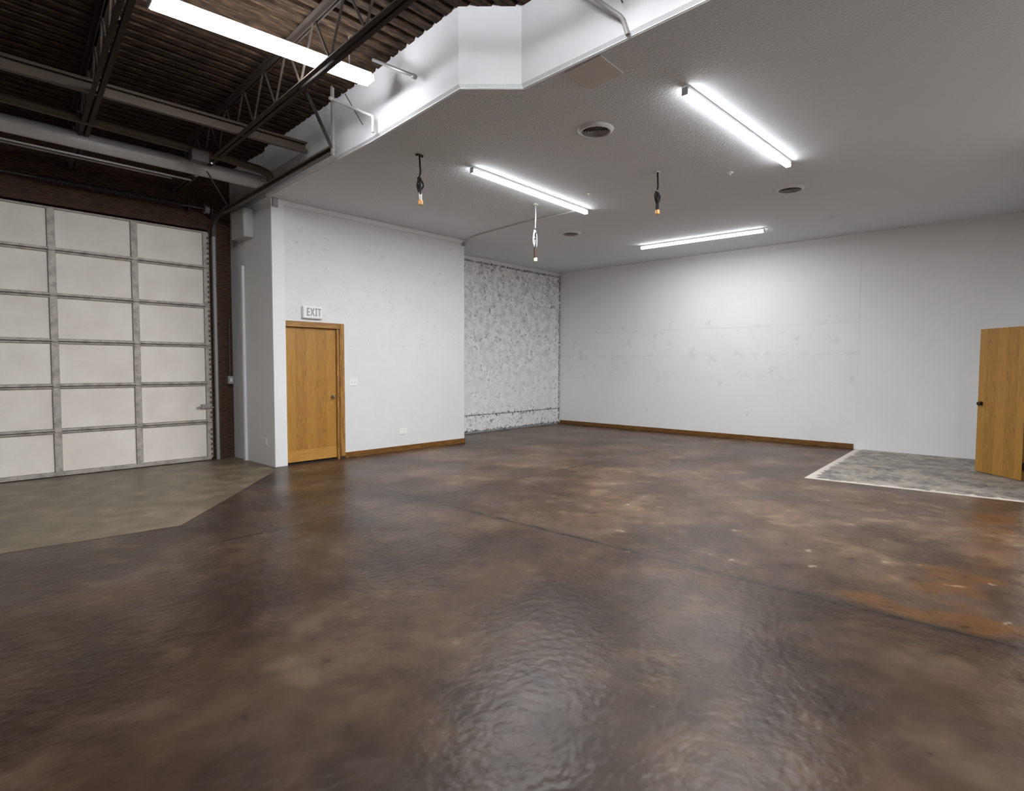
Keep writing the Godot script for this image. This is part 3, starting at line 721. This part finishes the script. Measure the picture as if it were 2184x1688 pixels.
func exit_wall_things():
	var z := EXIT_Z
	# door 2: oak veneer leaf in an oak frame
	var t := thing("door_2", "closed oak veneer door under the exit sign", "door", Vector3(4.06, 0, z), 0.0, "", "structure")
	uvf = func(p): return Vector2((p.x - 0.0) / 0.85, (2.08 - p.y) / 2.05)
	var st := mb(); box(st, Vector3(0.003, 0.028, -0.075), Vector3(0.849, 2.078, -0.035), 0.002)
	var leaf := obj("door_leaf", st, M.door_wood, t)
	st = mb(); box(st, Vector3(0.006, 0.032, -0.036), Vector3(0.846, 0.205, -0.0325), 0.001); obj("kick_plate", st, M.kick, leaf, "paler wooden kick plate")
	st = mb(); box(st, Vector3(0.85, 0.0, -0.13), Vector3(0.895, 2.09, -0.002)); box(st, Vector3(0.0, 2.082, -0.13), Vector3(0.895, 2.09, -0.002)); obj("jamb", st, M.oak, t)
	st = mb(); box(st, Vector3(0.892, 0.0, 0), Vector3(0.975, 2.17, 0.018), 0.005); obj("casing", st, M.oak, t)
	st = mb(); box(st, Vector3(-0.003, 2.082, 0), Vector3(0.892, 2.17, 0.018), 0.005); obj("casing", st, M.oak_level, t)
	st = mb(); box(st, Vector3(0.888, 0.0, -0.01), Vector3(0.978, 0.045, 0.02), 0.003); obj("plinth", st, M.dark_wood, t, "dark scuffed foot of the casing")
	st = mb(); box(st, Vector3(0.0, 0.0, -0.12), Vector3(0.85, 0.012, -0.03)); obj("threshold", st, M.rubber, t)
	st = mb(); lathe(st, [Vector2(0.0, 0.062), Vector2(0.018, 0.060), Vector2(0.027, 0.050), Vector2(0.028, 0.038), Vector2(0.020, 0.026), Vector2(0.012, 0.018), Vector2(0.012, 0.008), Vector2(0.030, 0.006), Vector2(0.032, 0.0)], Vector3(0.785, 1.01, -0.035), Vector3.BACK, 24)
	obj("door_knob", st, M.chrome, leaf, "polished round knob")
	# exit sign
	t = thing("exit_sign", "unlit white exit sign above the oak door", "exit sign", Vector3(4.483, 2.215, z))
	st = mb(); box(st, Vector3(-0.160, 0, 0), Vector3(0.160, 0.19, 0.045), 0.008); obj("housing", st, M.sign_face, t)
	st = mb(); box(st, Vector3(-0.150, 0.012, 0.044), Vector3(0.150, 0.178, 0.049), 0.003); var face := obj("face_plate", st, M.sign_face, t)
	var tm := TextMesh.new(); tm.text = "EXIT"; tm.font_size = 16; tm.depth = 0.004; tm.pixel_size = 0.0095
	var sf := SystemFont.new(); sf.font_names = PackedStringArray(["Droid Sans"]); sf.font_weight = 700; tm.font = sf
	var le := MeshInstance3D.new(); le.mesh = tm; le.material_override = M.sign_letter; le.name = "lettering"
	le.position = Vector3(0.015, 0.097, 0.0495); le.scale = Vector3(0.74, 1.05, 1); face.add_child(le)
	outlet("wall_switch", "white double switch plate just right of the oak door", Vector3(5.20, 1.232, z), 0.0, 2, true)
	outlet("wall_outlet", "white double outlet low on the exit wall", Vector3(6.19, 0.348, z), 0.0, 2, false)
	outlet("wall_outlet", "white outlet on the long wall near the middle of its baseboard", Vector3(BACK_X, 0.545, -4.47), -PI / 2, 1, false)
	outlet("wall_outlet", "faint painted outlet on the long wall nearer the peeling wall", Vector3(BACK_X, 0.523, -6.79), -PI / 2, 1, false)

# ---------------- in the hall
func diffuser(label, at: Vector3):
	var t := thing("ceiling_diffuser", label, "air vent", at, 0.0, "round ceiling diffusers")
	var st := mb()
	lathe(st, [Vector2(0.145, -0.03), Vector2(0.158, -0.030), Vector2(0.174, -0.018), Vector2(0.186, 0.0)], Vector3.ZERO, Vector3.UP, 40)
	lathe(st, [Vector2(0.145, 0.0), Vector2(0.145, -0.03)], Vector3.ZERO, Vector3.UP, 40)
	obj("outer_ring", st, M.housing, t)
	st = mb(); lathe(st, [Vector2(0.0, -0.002), Vector2(0.146, -0.002)], Vector3.ZERO, Vector3.UP, 32); obj("throat", st, M.black, t)
	for k in 5:
		var r := 0.016 + k * 0.026
		st = mb(); lathe(st, [Vector2(r, -0.006), Vector2(r + 0.014, -0.024), Vector2(r + 0.0155, -0.0235), Vector2(r + 0.002, -0.005)], Vector3.ZERO, Vector3.UP, 32)
		obj("cone_ring", st, M.vent_ring, t)

func drop_cord(label, at: Vector3, drop: float, white: bool, sd: int):
	var cord: Material = M.white_cord if white else M.rubber
	var t := thing("drop_cord", label, "hanging cord", at, 0.0, "power cords hanging from the ceiling")
	var st := mb(); box(st, Vector3(-0.045, -0.014, -0.02), Vector3(0.045, 0, 0.02), 0.003)
	for s in [-1, 1]: lathe(st, [Vector2(0.0, -0.026), Vector2(0.012, -0.022), Vector2(0.012, -0.014)], Vector3(s * 0.038, 0, 0), Vector3.UP, 10)
	obj("ceiling_plate", st, M.white_cord if sd != 1 else M.bronze, t)
	var y1 := -drop * 0.42
	st = mb(); tube(st, arc([Vector3(0, -0.01, 0), Vector3(0.004, y1 * 0.5, 0.002), Vector3(0.002 if white else 0.012, y1 * 0.8, 0), Vector3(0, y1, 0)], 0.04), 0.007 if white else 0.010, 8); obj("cable", st, cord, t)
	var rng := RandomNumberGenerator.new(); rng.seed = sd
	st = mb()
	var yl := -drop * 0.78
	var path := []
	for k in 3:
		var w := 0.022 + rng.randf() * 0.030
		var low := yl + (0.10 if k == 1 else 0.0) + rng.randf() * 0.05
		path.append_array([Vector3(-w * 0.3, y1 - 0.01 - rng.randf() * 0.05, 0.01 * k - 0.015), Vector3(w, lerpf(y1, low, 0.35 + rng.randf() * 0.3), 0.014 * k - 0.02), Vector3(w * 0.8, low + 0.03, 0.014 * k - 0.02), Vector3(w * 0.2, low, 0.01 * k - 0.015), Vector3(-w * 0.6, lerpf(y1, low, 0.4 + rng.randf() * 0.3), 0.012 * k - 0.02)])
	tube(st, arc(path, 0.02), 0.0085 if white else 0.011, 7); obj("cord_coil", st, cord, t)
	st = mb(); tube(st, [Vector3(0, y1 - 0.06, 0.012), Vector3(0, yl - 0.01, 0.012)], 0.012, 10); obj("cord_wrap", st, M.rubber, t)
	st = mb(); lathe(st, [Vector2(0.0, yl + 0.02), Vector2(0.014, yl + 0.02), Vector2(0.022, yl - 0.005), Vector2(0.022, -drop + 0.055), Vector2(0.0, -drop + 0.055)], Vector3(0.004, 0, 0.0), Vector3.UP, 14); obj("connector_body", st, [M.white_cord, M.galv, M.rubber, M.bronze][sd], t)
	st = mb(); lathe(st, [Vector2(0.0, -drop + 0.06), Vector2(0.020, -drop + 0.056), Vector2(0.027, -drop + 0.048), Vector2(0.027, -drop + 0.008), Vector2(0.022, -drop), Vector2(0.0, -drop)], Vector3(0.010, 0, 0.0), Vector3.UP, 16); obj("plug_end", st, M.cream if white else M.amber, t)

func hall_things():
	fluorescent("strip_light", "bright strip light on the ceiling right of the round vent, nearest the viewer", Vector3(6.02, 3.86, -2.33), 2.51, -0.028, 0.07, 2, CEIL)
	fluorescent("strip_light", "bright strip light on the ceiling between the two dark hanging cords", Vector3(6.17, 3.86, -5.235), 2.50, 0.032, 0.07, 2, CEIL)
	fluorescent("strip_light", "bright strip light beside the top of the long white wall", Vector3(10.40, 3.86, -4.84), 2.35, PI / 2 + 0.046, 0.07, 2, CEIL)
	fluorescent("strip_light", "added unseen strip light on the ceiling behind the viewer's right shoulder", Vector3(5.2, 3.86, 2.4), 2.50, 0.0, 0.07, 2, CEIL)  # out of view, added as extra light for the hall
	diffuser("largest round vent near the soffit, its rings clearly seen", Vector3(5.006, CEIL, -3.456))
	diffuser("small dark round vent below the end of the nearest strip light", Vector3(8.394, CEIL, -2.618))
	diffuser("small dark round vent beside the white hanging cord", Vector3(8.519, CEIL, -6.40))
	drop_cord("dark coiled cord hanging nearest the soffit, with a tan plug end", Vector3(4.246, CEIL, -5.351), 0.566, false, 1)
	drop_cord("dark looped cord with an orange plug hanging in front of the long wall", Vector3(6.584, CEIL, -3.612), 0.521, false, 2)
	drop_cord("white coiled cord with a cream plug hanging before the peeling wall", Vector3(6.66, CEIL, -5.66), 0.85, true, 3)
	var t := thing("ceiling_conduit", "white conduit curving from the exit wall corner to the strip light", "conduit")
	var st := mb(); tube(st, arc([Vector3(7.668, 3.86, -8.29), Vector3(7.60, 3.895, -8.10), Vector3(7.50, 3.90, -7.82), Vector3(7.37, 3.90, -6.75), Vector3(7.33, 3.90, -5.9), Vector3(7.32, 3.90, -5.25)], 0.08), 0.014, 10); obj("pipe_run", st, M.white_cord, t)
	st = mb(); box(st, Vector3(7.60, 3.80, EXIT_Z + 0.018), Vector3(7.67, 3.87, EXIT_Z + 0.05), 0.006); obj("elbow_box", st, M.galv, t)
	var lab := ["small white sprinkler head on the ceiling right of the middle strip light", "small white sprinkler head on the ceiling below the nearest strip light", "small pale sprinkler head on the ceiling near the top of the long wall"]
	var pos := [Vector3(6.78, CEIL, -4.76), Vector3(7.22, CEIL, -2.96), Vector3(10.39, CEIL, -2.59)]
	for k in 3:
		var c := thing("sprinkler_head", lab[k], "sprinkler", pos[k], 0.0, "sprinkler heads on the ceiling")
		st = mb(); lathe(st, [Vector2(0.0, -0.02), Vector2(0.028, -0.017), Vector2(0.034, -0.006), Vector2(0.036, 0.0)], Vector3.ZERO, Vector3.UP, 20); obj("cap", st, M.housing, c)
		st = mb(); lathe(st, [Vector2(0.0, -0.035), Vector2(0.008, -0.033), Vector2(0.010, -0.019)], Vector3.ZERO, Vector3.UP, 12); obj("nozzle", st, M.chrome, c)
	# open door at the right, swung back into the hall
	var hinge := Vector3(10.12, 0, -0.155); var latch := Vector3(10.67, 0, -0.67)
	t = thing("door_3", "plain oak veneer door standing open at the right edge", "door", hinge, atan2(-(latch.z - hinge.z), latch.x - hinge.x), "", "structure")
	uvf = func(p): return Vector2((p.x + 0.05) / 0.85, (2.08 - p.y) / 2.05)
	st = mb(); box(st, Vector3(0.0, 0.012, -0.02), Vector3(0.755, 2.05, 0.02), 0.002)
	var leaf := obj("door_leaf", st, M.door_wood, t)
	for s in [-1, 1]:
		st = mb()
		lathe(st, [Vector2(0.0, 0.060), Vector2(0.018, 0.058), Vector2(0.027, 0.048), Vector2(0.028, 0.036), Vector2(0.018, 0.024), Vector2(0.011, 0.018), Vector2(0.011, 0.006), Vector2(0.030, 0.005), Vector2(0.031, 0.0)], Vector3(0.69, 0.99, s * 0.02), Vector3(0, 0, s), 20)
		obj("door_knob", st, M.bronze, leaf)
	for y in [0.2, 1.03, 1.86]:
		st = mb(); tube(st, [Vector3(-0.008, y - 0.05, 0.0), Vector3(-0.008, y + 0.05, 0.0)], 0.008, 8); box(st, Vector3(-0.006, y - 0.05, -0.018), Vector3(0.002, y + 0.05, 0.018)); obj("hinge", st, M.bronze, t)
